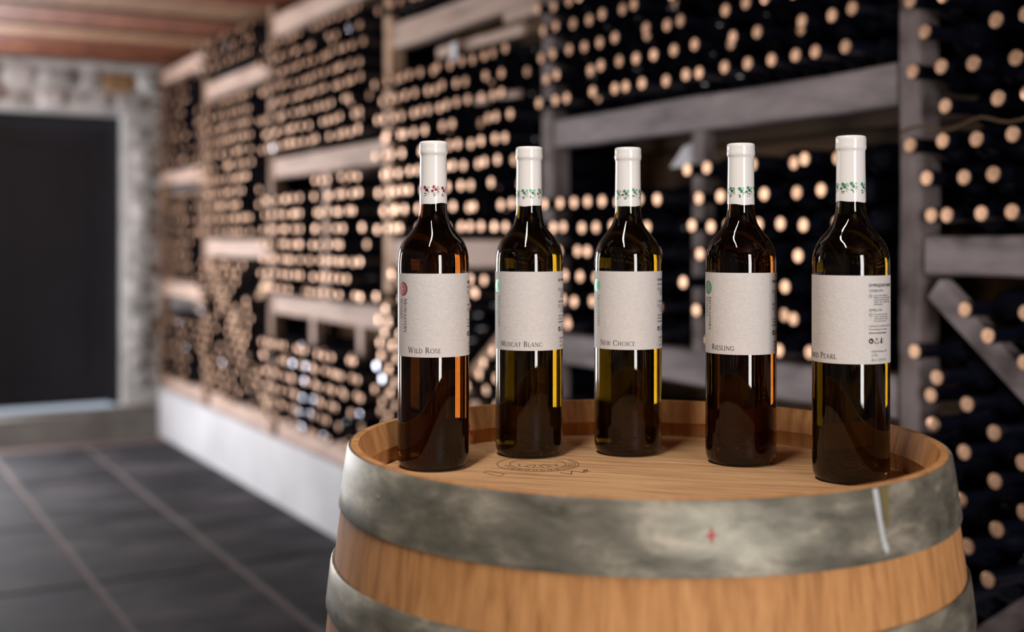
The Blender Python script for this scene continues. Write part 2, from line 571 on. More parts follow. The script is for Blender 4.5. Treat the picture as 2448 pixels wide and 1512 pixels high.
# thin middle posts
for (um, za, zb, mat, w) in ((2.31, -0.268, 0.26, 'post_grey', 0.042), (4.80, -0.255, 0.285, 'beam', 0.045),
                             (4.95, -0.46, -0.34, 'beam', 0.05), (4.42, -0.46, -0.34, 'beam', 0.05)):
    mb = MB()
    mb.box((-um - w / 2, 0.006, za + CAM_Z), (-um + w / 2, 0.04, zb + CAM_Z))
    mb.obj('middle_post', mat, rack, smooth=False)


def brace(ua, za, ub, zb, mat, y0=0.004, w=0.045):
    a, b = Vector((-ua, 0, za + CAM_Z)), Vector((-ub, 0, zb + CAM_Z))
    d = (b - a).normalized()
    nrm = Vector((-d.z, 0, d.x)) * (w / 2)
    mb = MB()
    for p in (a - nrm, b - nrm, b + nrm, a + nrm):
        mb.v.append((p.x, y0, p.z))
    for p in (a - nrm, b - nrm, b + nrm, a + nrm):
        mb.v.append((p.x, y0 + 0.03, p.z))
    for q in ((0, 1, 2, 3), (7, 6, 5, 4), (4, 5, 1, 0), (5, 6, 2, 1), (6, 7, 3, 2), (7, 4, 0, 3)):
        mb.quad(*q)
    return mb.obj('brace', mat, rack, smooth=False)


XB = {}
for nm in 'ACE':
    ua, ub, lv = bays[nm]
    zt = lv[0][0] - 0.005
    zb = BASE_T + 0.005
    mat = 'beam_grey' if nm == 'A' else 'post'
    e = 0.02
    brace(ub - e, zt - e, ua + e, zb + e, mat, 0.002)
    brace(ua + e, zt - e, ub - e, zb + e, mat, 0.036)
    XB[nm] = ((ub, zt, ua, zb), (ua, zt, ub, zb))

# ------------------------------------------------------------------ cellar bottles lying in the rack
PR = [(0.0144, 0.0012), (0.0148, 0.004), (0.0148, 0.014), (0.0138, 0.019), (0.0136, 0.07), (0.0152, 0.084), (0.0225, 0.099), (0.0315, 0.113),
      (0.0352, 0.128), (0.0362, 0.145), (0.0362, 0.288), (0.033, 0.296)]
DB = 0.0362


def rack_meshes(seg, prof):
    g = MB().lathe(prof, seg, 'y', close_first=False)
    c = MB().lathe([(0.006, -0.0001), (0.0126, 0.0), (0.0134, 0.0005), (0.0136, 0.0022)], seg, 'y', close_last=False)
    return g, c


gb, cb = rack_meshes(20, PR)
me_g = gb.mesh('cellar_bottle', 'rack_glass', angle=60)
me_c = cb.mesh('cork', 'cork', angle=30)
me_s = cb.mesh('glint_cap', 'glint_cap', angle=30)
spots = []          # (bay, zone, row, x(u), z, recess)


def fill(nm, zone, ua, ub, z0, z1, p=0.0728, rise=0.0655, miss=0.03, start=0.0, keep=None, rec=0.06, lat=0):
    row = 0
    z = z0 + DB + 0.002
    while z < z1 - 0.03:
        off = (p / 2 if row % 2 else 0.0) + start
        u = ub - DB - off
        while u > ua + DB - 0.002:
            uu, zz = u + RNG.uniform(-.004, .004) * (not lat), z + RNG.uniform(-.003, .003) * (not lat)
            ok = RNG.random() > miss and (keep is None or keep(uu, zz))
            r = RNG.random()
            rc = RNG.uniform(-0.012, 0.012) + (0.05 if r < rec else 0)
            if ok:
                spots.append((nm, zone, row, uu, zz, rc))
            u -= p
        z += rise
        row += 1


def seg_dist(u, z, s):
    ax, az, bx, bz = s
    dx, dz = bx - ax, bz - az
    t = max(0, min(1, ((u - ax) * dx + (z - az) * dz) / (dx * dx + dz * dz)))
    return math.hypot(u - ax - t * dx, z - az - t * dz)


for nm, typ in BAYS:
    ua, ub, lv = bays[nm]
    if typ == 0:
        l0, l1, l2 = lv
        fill(nm, 'low', ua, ub, BASE_T, l0[0] - 0.055, rec=0.12)
        if nm == 'B':
            fill(nm, 'mid_left', 2.335, ub, l0[1], 0.19, miss=0.05)
            fill(nm, 'mid_right', ua + 0.02, 2.285, l0[1], 0.255, p=0.079, miss=0.08, rec=0.1)
        elif nm == 'D':
            fill(nm, 'mid_left', 4.825, ub, l0[1], 0.25)
            fill(nm, 'mid_right', ua, 4.775, l0[1], l1[0])
        else:
            fill(nm, 'mid', ua, ub, l0[1], l1[0] - 0.02)
        fill(nm, 'top', ua, ub, l1[1], l2[0] - 0.005, miss=0.05)
    else:
        l0, l1 = lv
        br = XB[nm]
        fill(nm, 'cross', ua, ub, BASE_T, l0[0] + 0.0, p=0.1175, rise=0.0418, miss=0.02, rec=0.05, lat=1,
             keep=lambda u, z, br=br: seg_dist(u, z, br[0]) > 0.046 and seg_dist(u, z, br[1]) > 0.046)
        fill(nm, 'mid', ua, ub, l0[1], l1[0] - (0.1 if nm == 'C' else 0.03), miss=0.05)
        fill(nm, 'top', ua, ub, l1[1], ZT - 0.02)

# which of them the photograph shows, and how large
HEROES = [(-0.0859, 1.325), (0.0198, 1.403), (0.1351, 1.414), (0.2552, 1.353), (0.3505, 1.255)]
HERO_SCALE = 1.0656
BX, BY, BR = 0.1340, 1.250, 0.2993


def shown(nm, u, z, rc):
    p = W(u, 0.075 - rc, 0)
    px = 1224 + FPX * p.x / p.y
    py = HORIZON - FPX * z / p.y
    if not (-5 < px < 2453 and -5 < py < 1517):
        return None
    if 810 < px < 2260 and py > 960 or 2255 < px < 2300 and py > 1120 + (2300 - px) * 3:
        return None
    for (hx, hy) in HEROES:
        c = 1224 + FPX * hx / hy
        hw = FPX * 0.039 / hy
        if abs(px - c) < hw - 8 and 610 < py or abs(px - c) < hw * 0.36 - 4 and 350 < py:
            return None
    return p.y


scored = sorted((d, i) for i, s in enumerate(spots) if (d := shown(s[0], s[3], s[4], s[5])) is not None)
single = [i for d, i in scored[:300]]
single_set = set(single)

GLINT = [(725, 830), (735, 870), (708, 862), (735, 905), (740, 945), (728, 940), (735, 985), (725, 975), (735, 1020), (722, 1010), (780, 1030), (815, 1000),
         (434, 760), (484, 744), (440, 842), (530, 865), (830, 60), (900, 78), (890, 120), (650, 348), (650, 388), (720, 15), (430, 137), (397, 118), (535, 108),
         (875, 980), (890, 870), (905, 915), (860, 840)]
glinting = set()  # bottles whose caps are recoloured to imitate glints on glass
pix = []
for s_ in spots:
    p_ = W(s_[3], 0.075 - s_[5], 0)
    pix.append((1224 + FPX * p_.x / p_.y, HORIZON - FPX * s_[4] / p_.y))
pix = np.array(pix)
for g in GLINT:
    d_ = np.hypot(pix[:, 0] - g[0], pix[:, 1] - g[1])
    j = int(d_.argmin())
    if d_[j] < 22:
        glinting.add(j)
ORD = ['', 'first', 'second', 'third', 'fourth', 'fifth', 'sixth', 'seventh', 'eighth', 'ninth', 'tenth', 'eleventh', 'twelfth', 'thirteenth',
       'fourteenth', 'fifteenth', 'sixteenth', 'seventeenth', 'eighteenth', 'nineteenth', 'twentieth']
ZONE = {('A', 'cross'): ('under the short right-hand beam', 'crossed-brace bin bottles'), ('A', 'mid'): ('above the short right-hand beam', 'right-hand bay bottles'),
        ('B', 'low'): ('below the lower grey beam', 'low bay bottles'), ('B', 'mid_left'): ('left of the thin post', 'bottles left of the thin post'),
        ('B', 'mid_right'): ('right of the thin post', 'bottles right of the thin post'), ('B', 'top'): ('above the long grey beam', 'bottles above the long grey beam'),
        ('C', 'mid'): ('in the bay behind Muscat Blanc', 'bottles of the middle bay'), ('C', 'cross'): ('in the middle crossed bin', 'middle crossed bin bottles'),
        ('C', 'top'): ('above the middle bay', 'bottles above the middle bay'),
        ('D', 'top'): ('high in the left bay', 'upper left bay bottles'), ('D', 'mid_left'): ('left of the distant thin post', 'left bay far half bottles'),
        ('D', 'mid_right'): ('right of the distant thin post', 'left bay near half bottles'), ('D', 'low'): ('at the foot of the left bay', 'left bay foot bottles'),
        ('Z', 'low'): ('at the foot of the rightmost bay', 'rightmost foot bottles'), ('Z', 'mid'): ('midway up the rightmost bay', 'rightmost bay bottles'), ('Z', 'top'): ('high in the rightmost bay', 'rightmost high bottles')}
order_in_row = {}
for i in sorted(single, key=lambda i: (spots[i][0], spots[i][1], spots[i][2], -spots[i][3])):
    key = spots[i][:3]
    order_in_row.setdefault(key, []).append(i)
rows_of = {}
for key in order_in_row:
    rows_of.setdefault(key[:2], []).append(key[2])
for i in single:
    nm, zone, row, u, z, rc = spots[i]
    k = order_in_row[(nm, zone, row)].index(i) + 1
    rk = sorted(rows_of[(nm, zone)]).index(row) + 1
    where, grp = ZONE.get((nm, zone), ('far down the rack', 'far rack bottles'))
    o = link('cellar_bottle', me_g)
    o.matrix_world = FRAME @ Matrix.Translation((-u, -0.075 + rc, z + CAM_Z)) @ Matrix.Rotation(RNG.uniform(-.02, .02), 4, 'Z') @ Matrix.Rotation(RNG.uniform(-.015, .015), 4, 'X')
    tag(o, f'corked bottle {where}, {ORD[rk]} row up, {ORD[k]} from the left', 'bottle', grp)
    if i in glinting:
        link('cap_glint', me_s, o)['label'] = 'silver cap standing in for a shoulder highlight'
    else:
        link('cork', me_c, o)

# the rest, past the three hundred that show largest
LP = [(0.0144, 0.0012), (0.0148, 0.004), (0.0138, 0.017), (0.0136, 0.072), (0.020, 0.095), (0.0325, 0.115), (0.0362, 0.14), (0.0362, 0.29)]
gl, cl = rack_meshes(14, LP)
base_v = np.array(gl.v + cl.v)
nglass = len(gl.v)
base_f = gl.f + [tuple(i + nglass for i in f) for f in cl.f]
base_m = [0] * len(gl.f) + [1] * len(cl.f)
rest = [s for i, s in enumerate(spots) if i not in single_set]
rest_glinting = [i in glinting for i, s in enumerate(spots) if i not in single_set]
vs = []
for (nm, zone, row, u, z, rc) in rest:
    mtx = np.array(Matrix.Translation((-u, -0.075 + rc, z + CAM_Z)) @ Matrix.Rotation(RNG.uniform(-.02, .02), 4, 'Z'))
    vs.append(base_v @ mtx[:3, :3].T + mtx[:3, 3])
vs = np.concatenate(vs)
nb = len(base_v)
lens = np.array([len(f) for f in base_f])
flat = np.array([i for f in base_f for i in f])
nR = len(rest)
loops = (flat[None, :] + (np.arange(nR) * nb)[:, None]).ravel()
totals = np.tile(lens, nR)
starts = np.concatenate([[0], np.cumsum(totals)[:-1]])
me = bpy.data.meshes.new('cellar_bottles')
me.vertices.add(len(vs))
me.vertices.foreach_set('co', vs.ravel())
me.loops.add(len(loops))
me.loops.foreach_set('vertex_index', loops.astype(np.int32))
me.polygons.add(len(totals))
me.polygons.foreach_set('loop_start', starts.astype(np.int32))
me.materials.append(M['rack_glass'])
me.materials.append(M['cork'])
me.materials.append(M['glint_cap'])
mi = np.tile(np.array(base_m, dtype=np.int32), nR).reshape(nR, -1)
mi[np.array(rest_glinting)] *= 2
me.polygons.foreach_set('material_index', mi.ravel())
me.update(calc_edges=True)
me.validate()
me.polygons.foreach_set('use_smooth', [True] * len(me.polygons))
me.set_sharp_from_angle(angle=math.radians(60))
o = in_frame(link('cellar_bottles', me))
tag(o, 'hundreds of corked bottles filling the far bays of the rack', 'bottles', kind='stuff')

# loose things on the rack
sl = beam(3.06, 3.62, 0.60, 0.635, 'beam', 'slat', -0.05, -0.03, 0.003, 5)
sl2 = beam(3.02, 3.22, 0.655, 0.695, 'beam', 'slat', -0.02, 0.0, 0.003, 6)
sl3 = beam(3.04, 3.30, 0.418, 0.436, 'beam', 'slat', -0.078, -0.06, 0.006, 8)
mb = MB()
n = 6
for a in range(n + 1):
    t = a / n
    bow = math.sin(t * PI) * 0.012
    for (zz, yy) in ((0.0, 0), (0.055, 0.006)):
        mb.v.append((t * 0.085 - 0.0425, yy - bow, zz))
for a in range(n + 1):
    t = a / n
    bow = math.sin(t * PI) * 0.012
    for (zz, yy) in ((0.0, 0), (0.055, 0.006)):
        mb.v.append((t * 0.085 - 0.0425, yy - bow + 0.0015, zz))
m2 = 2 * (n + 1)
for a in range(n):
    i = 2 * a
    mb.quad(i, i + 2, i + 3, i + 1)
    mb.quad(m2 + i + 1, m2 + i + 3, m2 + i + 2, m2 + i)
    mb.quad(i + 1, i + 3, m2 + i + 3, m2 + i + 1)
    mb.quad(i, m2 + i, m2 + i + 2, i + 2)
mb.quad(0, 1, m2 + 1, m2)
mb.quad(2 * n, m2 + 2 * n, m2 + 2 * n + 1, 2 * n + 1)
card = mb.obj('paper_card', 'paper_tag')
card.matrix_world = FRAME @ Matrix.Translation((-3.47, -0.06, 0.572 + CAM_Z)) @ Matrix.Rotation(-0.35, 4, 'Z') @ Matrix.Rotation(0.1, 4, 'X')
tag(card, 'small bright white card on the top row of the middle bay', 'card')
mb = MB()
tri = [(-0.05, 0.0), (0.045, 0.0), (0.05, 0.02), (0.03, 0.062), (-0.005, 0.05)]
mb.poly([(x, 0.004 * math.sin(x * 60), z) for x, z in tri])
mb.poly([(x, 0.004 * math.sin(x * 60) + 0.002, z) for x, z in reversed(tri)])
for k in range(5):
    a, b = k, (k + 1) % 5
    mb.quad(b, a, 9 - a, 9 - b)
scrap = mb.obj('paper_scrap', 'paper_tag', smooth=False)
scrap.matrix_world = FRAME @ Matrix.Translation((-2.375, 0.01, 0.178 + CAM_Z)) @ Matrix.Rotation(-0.15, 4, 'X')
tag(scrap, 'crumpled pale paper scrap beside the thin rack post', 'paper')


def tube_mb(mb, pts, r, seg=6):
    i0 = len(mb.v)
    n = len(pts)
    P = [Vector(p) for p in pts]
    for k, p in enumerate(P):
        d = (P[min(k + 1, n - 1)] - P[max(k - 1, 0)]).normalized()
        a = d.orthogonal().normalized()
        b = d.cross(a)
        for q in range(seg):
            t = 2 * PI * q / seg
            mb.v.append(tuple(p + (a * math.cos(t) + b * math.sin(t)) * r))
    for k in range(n - 1):
        for q in range(seg):
            i, j = i0 + k * seg + q, i0 + k * seg + (q + 1) % seg
            mb.quad(i, j, j + seg, i + seg)
    return mb


mb = MB()
tube_mb(mb, [(-1.60 + t * 0.02, -0.082 + 0.004 * math.sin(t), 0.198 + CAM_Z + 0.008 * math.sin(t * 0.9) + t * 0.0006) for t in range(24)], 0.0028)
in_frame(tag(mb.obj('cord', 'twine'), 'thin brown cord strung along the bottles of the right-hand bay', 'cord'))

# ------------------------------------------------------------------ the barrel
RIM_Z = CAM_Z - 0.204
HEAD_Z = CAM_Z - 0.248
BH = RIM_Z


def bR(z):          # outer stave radius at height z
    return 0.340 - 0.163 * ((z - BH / 2) / (BH / 2)) ** 2 * 0.25


barrel = empty('oak_barrel', (BX, BY, 0))
tag(barrel, 'upright oak wine barrel with grey metal hoops carrying five bottles', 'barrel')
NST = 27
ws = [RNG.uniform(0.75, 1.25) for _ in range(NST)]
tot = sum(ws)
a0 = 0.2
CH = [(0.0, 0.0075), (0.003, 0.0085), (0.0265, 0.0185), (0.0285, 0.0165), (0.047, 0.0175), (0.052, 0.024)]      # depth below the rim, stave thickness
zs = sorted([d for d, t in CH] + [BH - d for d, t in CH] + [0.08 + (BH - 0.16) * k / 11 for k in range(12)])


def stave_t(z):
    d = min(z, BH - z)
    for (d0, t0), (d1, t1) in zip(CH, CH[1:]):
        if d0 <= d <= d1:
            return t0 + (t1 - t0) * (d - d0) / (d1 - d0)
    return 0.024


for w in ws:
    da = 2 * PI * w / tot
    mb = MB()
    na = 4
    for z in zs:
        ro = bR(z) - 0.0016
        ri = ro - stave_t(z)
        for k in range(na + 1):
            t = a0 + 0.0003 + (da - 0.0006) * k / na
            r = ro - (0.0002 if k in (0, na) else 0)
            mb.v.append((r * math.cos(t), r * math.sin(t), z))
        for k in range(na + 1):
            t = a0 + 0.0003 + (da - 0.0006) * (na - k) / na
            mb.v.append((ri * math.cos(t), ri * math.sin(t), z))
    n = 2 * (na + 1)
    for j in range(len(zs) - 1):
        for k in range(n):
            i, q = j * n + k, j * n + (k + 1) % n
            mb.quad(i, q, q + n, i + n)
    mb.quad(*[n - 1 - k for k in range(n)])
    mb.quad(*[(len(zs) - 1) * n + k for k in range(n)])
    mb.obj('stave', 'stave', barrel, angle=50)
    a0 += da


def hoop(zt, zb, first=False):
    mb = MB()
    n = 96
    th = 0.0016
    zz = [zb, zb + 0.002, zb + (zt - zb) * .33, zb + (zt - zb) * .66, zt - 0.002, zt]
    prof = [(bR(z) + th * (0.4 if k in (0, 5) else 1.0), z) for k, z in enumerate(zz)]
    prof += [(bR(z) - 0.0012, z) for z in reversed(zz)]
    i0 = len(mb.v)
    m = len(prof)
    for k in range(n):
        a = 2 * PI * k / n
        for r, z in prof:
            mb.v.append((r * math.cos(a), r * math.sin(a), z))
    for k in range(n):
        for j in range(m):
            a, b = k * m + j, ((k + 1) % n) * m + j
            c, d = ((k + 1) % n) * m + (j + 1) % m, k * m + (j + 1) % m
            mb.quad(a, b, c, d)
    h = mb.obj('hoop', 'hoop', barrel, angle=50)
    return h


def on_hoop(mb, pts, off=0.0022):
    """(angle, z) outline laid on the barrel's side"""
    mb.poly([((bR(z) + off) * math.cos(a), (bR(z) + off) * math.sin(a), z) for a, z in pts])


hz = [(BH - 0.0005, BH - 0.0595), (BH - 0.113, BH - 0.157), (BH - 0.30, BH - 0.345)]
hoops = []
for zt, zb in hz:
    hoops.append(hoop(zt, zb))
for zt, zb in hz:
    hoops.append(hoop(BH - zb, BH - zt))
# rivets where the top hoop laps over itself, and on the second
for hi, angs in ((0, (-PI / 2 - 0.98, 1.2)), (1, (1.2, 1.35)), (2, (1.2, 1.35))):
    for a in angs:
        zt, zb = hz[hi]
        zc = (zt + zb) / 2 + 0.004
        mb = MB().lathe([(0.0026, 0.0), (0.0022, 0.0007), (0.0012, 0.001)], 12, close_first=False)
        r = mb.obj('rivet', 'rivet', hoops[hi])
        rr = bR(zc) + 0.0014
        r.location = (rr * math.cos(a), rr * math.sin(a), zc)
        r.rotation_euler = (0, PI / 2, a)
        r.rotation_mode = 'XYZ'
        r.rotation_euler = Matrix.Rotation(a, 3, 'Z').to_4x4().to_euler() if False else (Matrix.Rotation(a, 4, 'Z') @ Matrix.Rotation(PI / 2, 4, 'Y')).to_euler()


def side_angle(px, py, z):
    """angle on the barrel's side of the point seen at pixel column px at height z (near side)"""
    dx = (px - 1224) / FPX
    r = bR(z)
    A = dx * dx + 1
    B = -2 * (dx * BX + BY)
    Cc = BX * BX + BY * BY - r * r
    y = (-B - math.sqrt(B * B - 4 * A * Cc)) / (2 * A)
    return math.atan2(y - BY, dx * y - BX)


def side_z(px, py):
    z = BH - 0.03
    for _ in range(6):
        a = side_angle(px, py, z)
        y = BY + bR(z) * math.sin(a)
        z = CAM_Z - (py - HORIZON) * y / FPX
    return a, z


# the red cross daubed on the top hoop
ac, zc = side_z(1700, 1279)
mb = MB()
on_hoop(mb, [(ac - 0.019, zc - 0.0008), (ac - 0.008, zc - 0.0012), (ac + 0.008, zc - 0.001), (ac + 0.019, zc), (ac + 0.008, zc + 0.001), (ac - 0.008, zc + 0.0009)], 0.0021)
on_hoop(mb, [(ac - 0.0025, zc - 0.006), (ac + 0.003, zc - 0.0052), (ac + 0.0045, zc), (ac + 0.002, zc + 0.006), (ac - 0.002, zc + 0.0055), (ac - 0.004, zc)], 0.0023)
mb.obj('painted_cross', 'redpaint', hoops[0], smooth=False)['label'] = 'small red painted cross'
# white drip and ochre run
mb = MB()
dl = [(2086, 1160, 6), (2092, 1200, 6), (2098, 1240, 5), (2106, 1285, 5), (2114, 1312, 7), (2116, 1322, 2)]
for (xa, ya, wa), (xb_, yb_, wb) in zip(dl, dl[1:]):
    q = []
    for px, py in ((xa - wa, ya), (xb_ - wb, yb_), (xb_ + wb, yb_), (xa + wa, ya)):
        q.append(side_z(px, py))
    on_hoop(mb, [(a, min(z, BH - 0.001)) for a, z in q], 0.0021)
mb.obj('drip', 'drip', hoops[0])['label'] = 'white dribble'
mb = MB()
dl = [(2106, 1156, 10), (2110, 1185, 9), (2114, 1220, 6), (2118, 1260, 3)]
for (xa, ya, wa), (xb_, yb_, wb) in zip(dl, dl[1:]):
    q = [side_z(px, py) for px, py in ((xa - wa, ya), (xb_ - wb, yb_), (xb_ + wb, yb_), (xa + wa, ya))]
    on_hoop(mb, [(a, min(z, BH - 0.001)) for a, z in q], 0.00195)
mb.obj('drip', 'ochre', hoops[0])['label'] = 'ochre run'

# head boards
RH = bR(HEAD_Z) - 0.0016 - 0.0175
GA = math.radians(-16)
ca_, sa_ = math.cos(GA), math.sin(GA)
ys = [-RH, -0.205, -0.125, -0.045, 0.04, 0.115, 0.2, RH]
for yl, yh in zip(ys, ys[1:]):
    yl += 0.0001
    yh -= 0.0001
    pts = []
    n = 14
    for k in range(n + 1):
        y = yl + (yh - yl) * k / n
        pts.append((math.sqrt(max(0, RH * RH - y * y)), y))
    for k in range(n + 1):
        y = yh + (yl - yh) * k / n
        pts.append((-math.sqrt(max(0, RH * RH - y * y)), y))
    mb = MB()
    nn = len(pts)
    mb.v += [(x, y, HEAD_Z - 0.022) for x, y in pts] + [(x, y, HEAD_Z - 0.0006) for x, y in pts]
    mb.v += [(x * 0.9995, (yl + yh) / 2 + (y - (yl + yh) / 2) * 0.998, HEAD_Z) for x, y in pts]
    for l in range(2):
        for k in range(nn):
            a, b = l * nn + k, l * nn + (k + 1) % nn
            mb.quad(a, b, b + nn, a + nn)
    mb.quad(*[nn - 1 - k for k in range(nn)])
    mb.quad(*[2 * nn + k for k in range(nn)])
    o = mb.obj('head_board', 'head', barrel, smooth=False)
    o.rotation_euler = (0, 0, GA)


# burnt emblem and pencilled letters on the head
def stroke(mb, pts, w, z):
    for (xa, ya), (xb_, yb_) in zip(pts, pts[1:]):
        d = Vector((xb_ - xa, yb_ - ya))
        if d.length < 1e-6:
            continue
        n = Vector((-d.y, d.x)).normalized() * w / 2
        mb.poly([(xa - n.x, ya - n.y, z), (xb_ - n.x, yb_ - n.y, z), (xb_ + n.x, yb_ + n.y, z), (xa + n.x, ya + n.y, z)])


def ring_pts(cx, cy, r, a0=0, a1=2 * PI, n=48, wob=0.0):
    return [(cx + (r + wob * math.sin(9 * t)) * math.cos(t), cy + (r + wob * math.sin(9 * t)) * math.sin(t)) for t in [a0 + (a1 - a0) * k / n for k in range(n + 1)]]


ex, ey = 0.0285 - BX, 1.338 - BY
mb = MB()
zt = HEAD_Z + 0.0003
stroke(mb, ring_pts(ex, ey, 0.045), 0.0009, zt)
stroke(mb, ring_pts(ex, ey, 0.0415, -2.4, 0.6), 0.0007, zt)
stroke(mb, ring_pts(ex, ey, 0.031), 0.0008, zt)
stroke(mb, ring_pts(ex, ey, 0.022, -PI, 0, wob=0.002), 0.0008, zt)
for k in range(26):
    t = -2.9 + 2.9 * k / 25
    r0, r1 = 0.033, 0.0395
    stroke(mb, [(ex + r0 * math.cos(t), ey + r0 * math.sin(t)), (ex + r1 * math.cos(t + 0.03 * (-1) ** k), ey + r1 * math.sin(t + 0.03 * (-1) ** k))], 0.0008, zt)
for k in range(5):
    t = -2.6 + 0.55 * k
    stroke(mb, [(ex + 0.005 * math.cos(t), ey + 0.005 * math.sin(t)), (ex + 0.02 * math.cos(t + .2), ey + 0.02 * math.sin(t + .2))], 0.001, zt)
mb.obj('burnt_emblem', 'char', barrel, smooth=False)['label'] = 'dark ringed emblem branded into the head'


def head_at(px, py):
    y = (CAM_Z - HEAD_Z) * FPX / (py - HORIZON)
    return ((px - 1224) / FPX * y - BX, y - BY)


mb = MB()
stroke(mb, [head_at(*p) for p in ((1338, 1131), (1366, 1135), (1366, 1127), (1395, 1131), (1398, 1124))], 0.0013, zt)
stroke(mb, [head_at(*p) for p in ((1392, 1126), (1412, 1128))], 0.0012, zt)
stroke(mb, [head_at(*p) for p in ((1404, 1123), (1400, 1131))], 0.0012, zt)
mb.obj('pencil_mark', 'char', barrel, smooth=False)
mb = MB()
rect = [head_at(*p) for p in ((1156, 1131), (1165, 1126), (1206, 1134), (1196, 1140), (1156, 1131))]
stroke(mb, rect, 0.001, zt)
mb.obj('pencil_mark', 'pencil', barrel, smooth=False)
# red stroke on the inside of the far chime
def in_wall(px, py):
    dx = (px - 1224) / FPX
    z = BH - 0.015
    for _ in range(5):
        r = bR(z) - 0.0016 - stave_t(z) - 0.0006
        A, B, Cc = dx * dx + 1, -2 * (dx * BX + BY), BX * BX + BY * BY - r * r
        y = (-B + math.sqrt(B * B - 4 * A * Cc)) / (2 * A)
        z = CAM_Z - (py - HORIZON) * y / FPX
    return dx * y - BX, y - BY, z


mb = MB()
dl = [(1117, 1004, 3), (1120, 1018, 4), (1124, 1030, 4), (1129, 1042, 2)]
for (xa, ya, wa), (xb_, yb_, wb) in zip(dl, dl[1:]):
    mb.poly([in_wall(px, py) for px, py in ((xa - wa, ya), (xa + wa, ya), (xb_ + wb, yb_), (xb_ - wb, yb_))])
mb.obj('painted_stroke', 'redpaint', barrel, smooth=False)

# ------------------------------------------------------------------ lettering: a small roman capital alphabet
TK, TN = 0.135, 0.06


def L_(x0, y0, x1, y1, w=TK):
    return ('l', x0, y0, x1, y1, w)


def A_(cx, cy, rx, ry, a, b):
    return ('a', cx, cy, rx, ry, a, b)


def S_(x, y, h=0.13):
    return ('l', x - h, y, x + h, y, 0.05)


def stem(x):
    return [L_(x, 0, x, 1), S_(x, 0.025), S_(x, 0.975)]


GLY = {
    'I': (0.34, stem(0.17)),
    'L': (0.60, stem(0.17) + [L_(.17, .03, .57, .03, TN), L_(.57, .02, .6, .2, TN)]),
    'D': (0.86, stem(0.17) + [L_(.17, .97, .36, .97, TN), L_(.17, .03, .36, .03, TN), A_(.36, .5, .41, .47, 90, -90)]),
    'R': (0.76, stem(0.17) + [L_(.17, .97, .34, .97, TN), L_(.17, .49, .34, .49, TN), A_(.34, .73, .21, .24, 90, -90), L_(.36, .5, .74, 0, TK)]),
    'P': (0.62, stem(0.17) + [L_(.17, .97, .34, .97, TN), L_(.17, .46, .34, .46, TN), A_(.34, .715, .21, .255, 90, -90)]),
    'B': (0.68, stem(0.17) + [L_(.17, .97, .34, .97, TN), L_(.17, .52, .36, .52, TN), L_(.17, .03, .36, .03, TN), A_(.34, .745, .18, .225, 90, -90), A_(.36, .275, .23, .245, 90, -90)]),
    'O': (1.0, [A_(.5, .5, .41, .48, 0, 360)]),
    'C': (0.86, [A_(.49, .5, .40, .48, 48, 312), L_(.77, .7, .79, .93, TN), L_(.77, .12, .8, .25, TN)]),
    'G': (0.94, [A_(.49, .5, .40, .48, 48, 312), L_(.77, .7, .79, .93, TN), L_(.79, .08, .79, .42), S_(.79, .42)]),
    'S': (0.58, [A_(.29, .745, .18, .225, 30, 270), A_(.29, .275, .2, .25, 90, -150), L_(.45, .75, .47, .95, TN), L_(.1, .05, .1, .25, TN)]),
    'E': (0.60, stem(0.17) + [L_(.17, .97, .54, .97, TN), L_(.54, .98, .55, .8, TN), L_(.17, .52, .46, .52, TN), L_(.17, .03, .56, .03, TN), L_(.56, .02, .59, .2, TN)]),
    'W': (1.26, [L_(.12, 1, .4, 0), L_(.4, 0, .64, 1, TN), L_(.62, 1, .9, 0), L_(.9, 0, 1.14, 1, TN), S_(.12, .975), S_(.63, .975), S_(1.14, .975, .1)]),
    'M': (1.12, [L_(.12, 0, .19, 1, TN), L_(.2, 1, .56, .05), L_(.56, .05, .9, 1, TN), L_(.9, 1, .98, 0), S_(.12, .025, .11), S_(.98, .025)]),
    'N': (0.92, [L_(.15, 0, .15, 1, TN), L_(.15, 1, .77, 0), L_(.77, 0, .77, 1, TN), S_(.15, .025, .11), S_(.12, .975, .1), S_(.77, .975, .11)]),
    'U': (0.88, [L_(.17, 1, .17, .33), A_(.45, .33, .28, .31, 180, 360), L_(.73, 1, .73, .33, TN + .02), S_(.17, .975), S_(.73, .975, .11)]),
    'A': (0.86, [L_(.08, 0, .42, 1, TN), L_(.42, 1, .78, 0), L_(.2, .35, .66, .35, TN), S_(.08, .025, .1), S_(.78, .025, .12)]),
    'T': (0.70, [L_(.35, 0, .35, 1), S_(.35, .025), L_(.04, .965, .66, .965, TN), L_(.05, .97, .03, .78, TN), L_(.65, .97, .67, .78, TN)]),
    'H': (0.90, stem(0.17) + stem(0.73) + [L_(.17, .52, .73, .52, TN)]),
    'Y': (0.76, [L_(.07, 1, .38, .48), L_(.69, 1, .38, .48, TN), L_(.38, .5, .38, 0), S_(.1, .975, .1), S_(.68, .975, .1), S_(.38, .025)]),
}


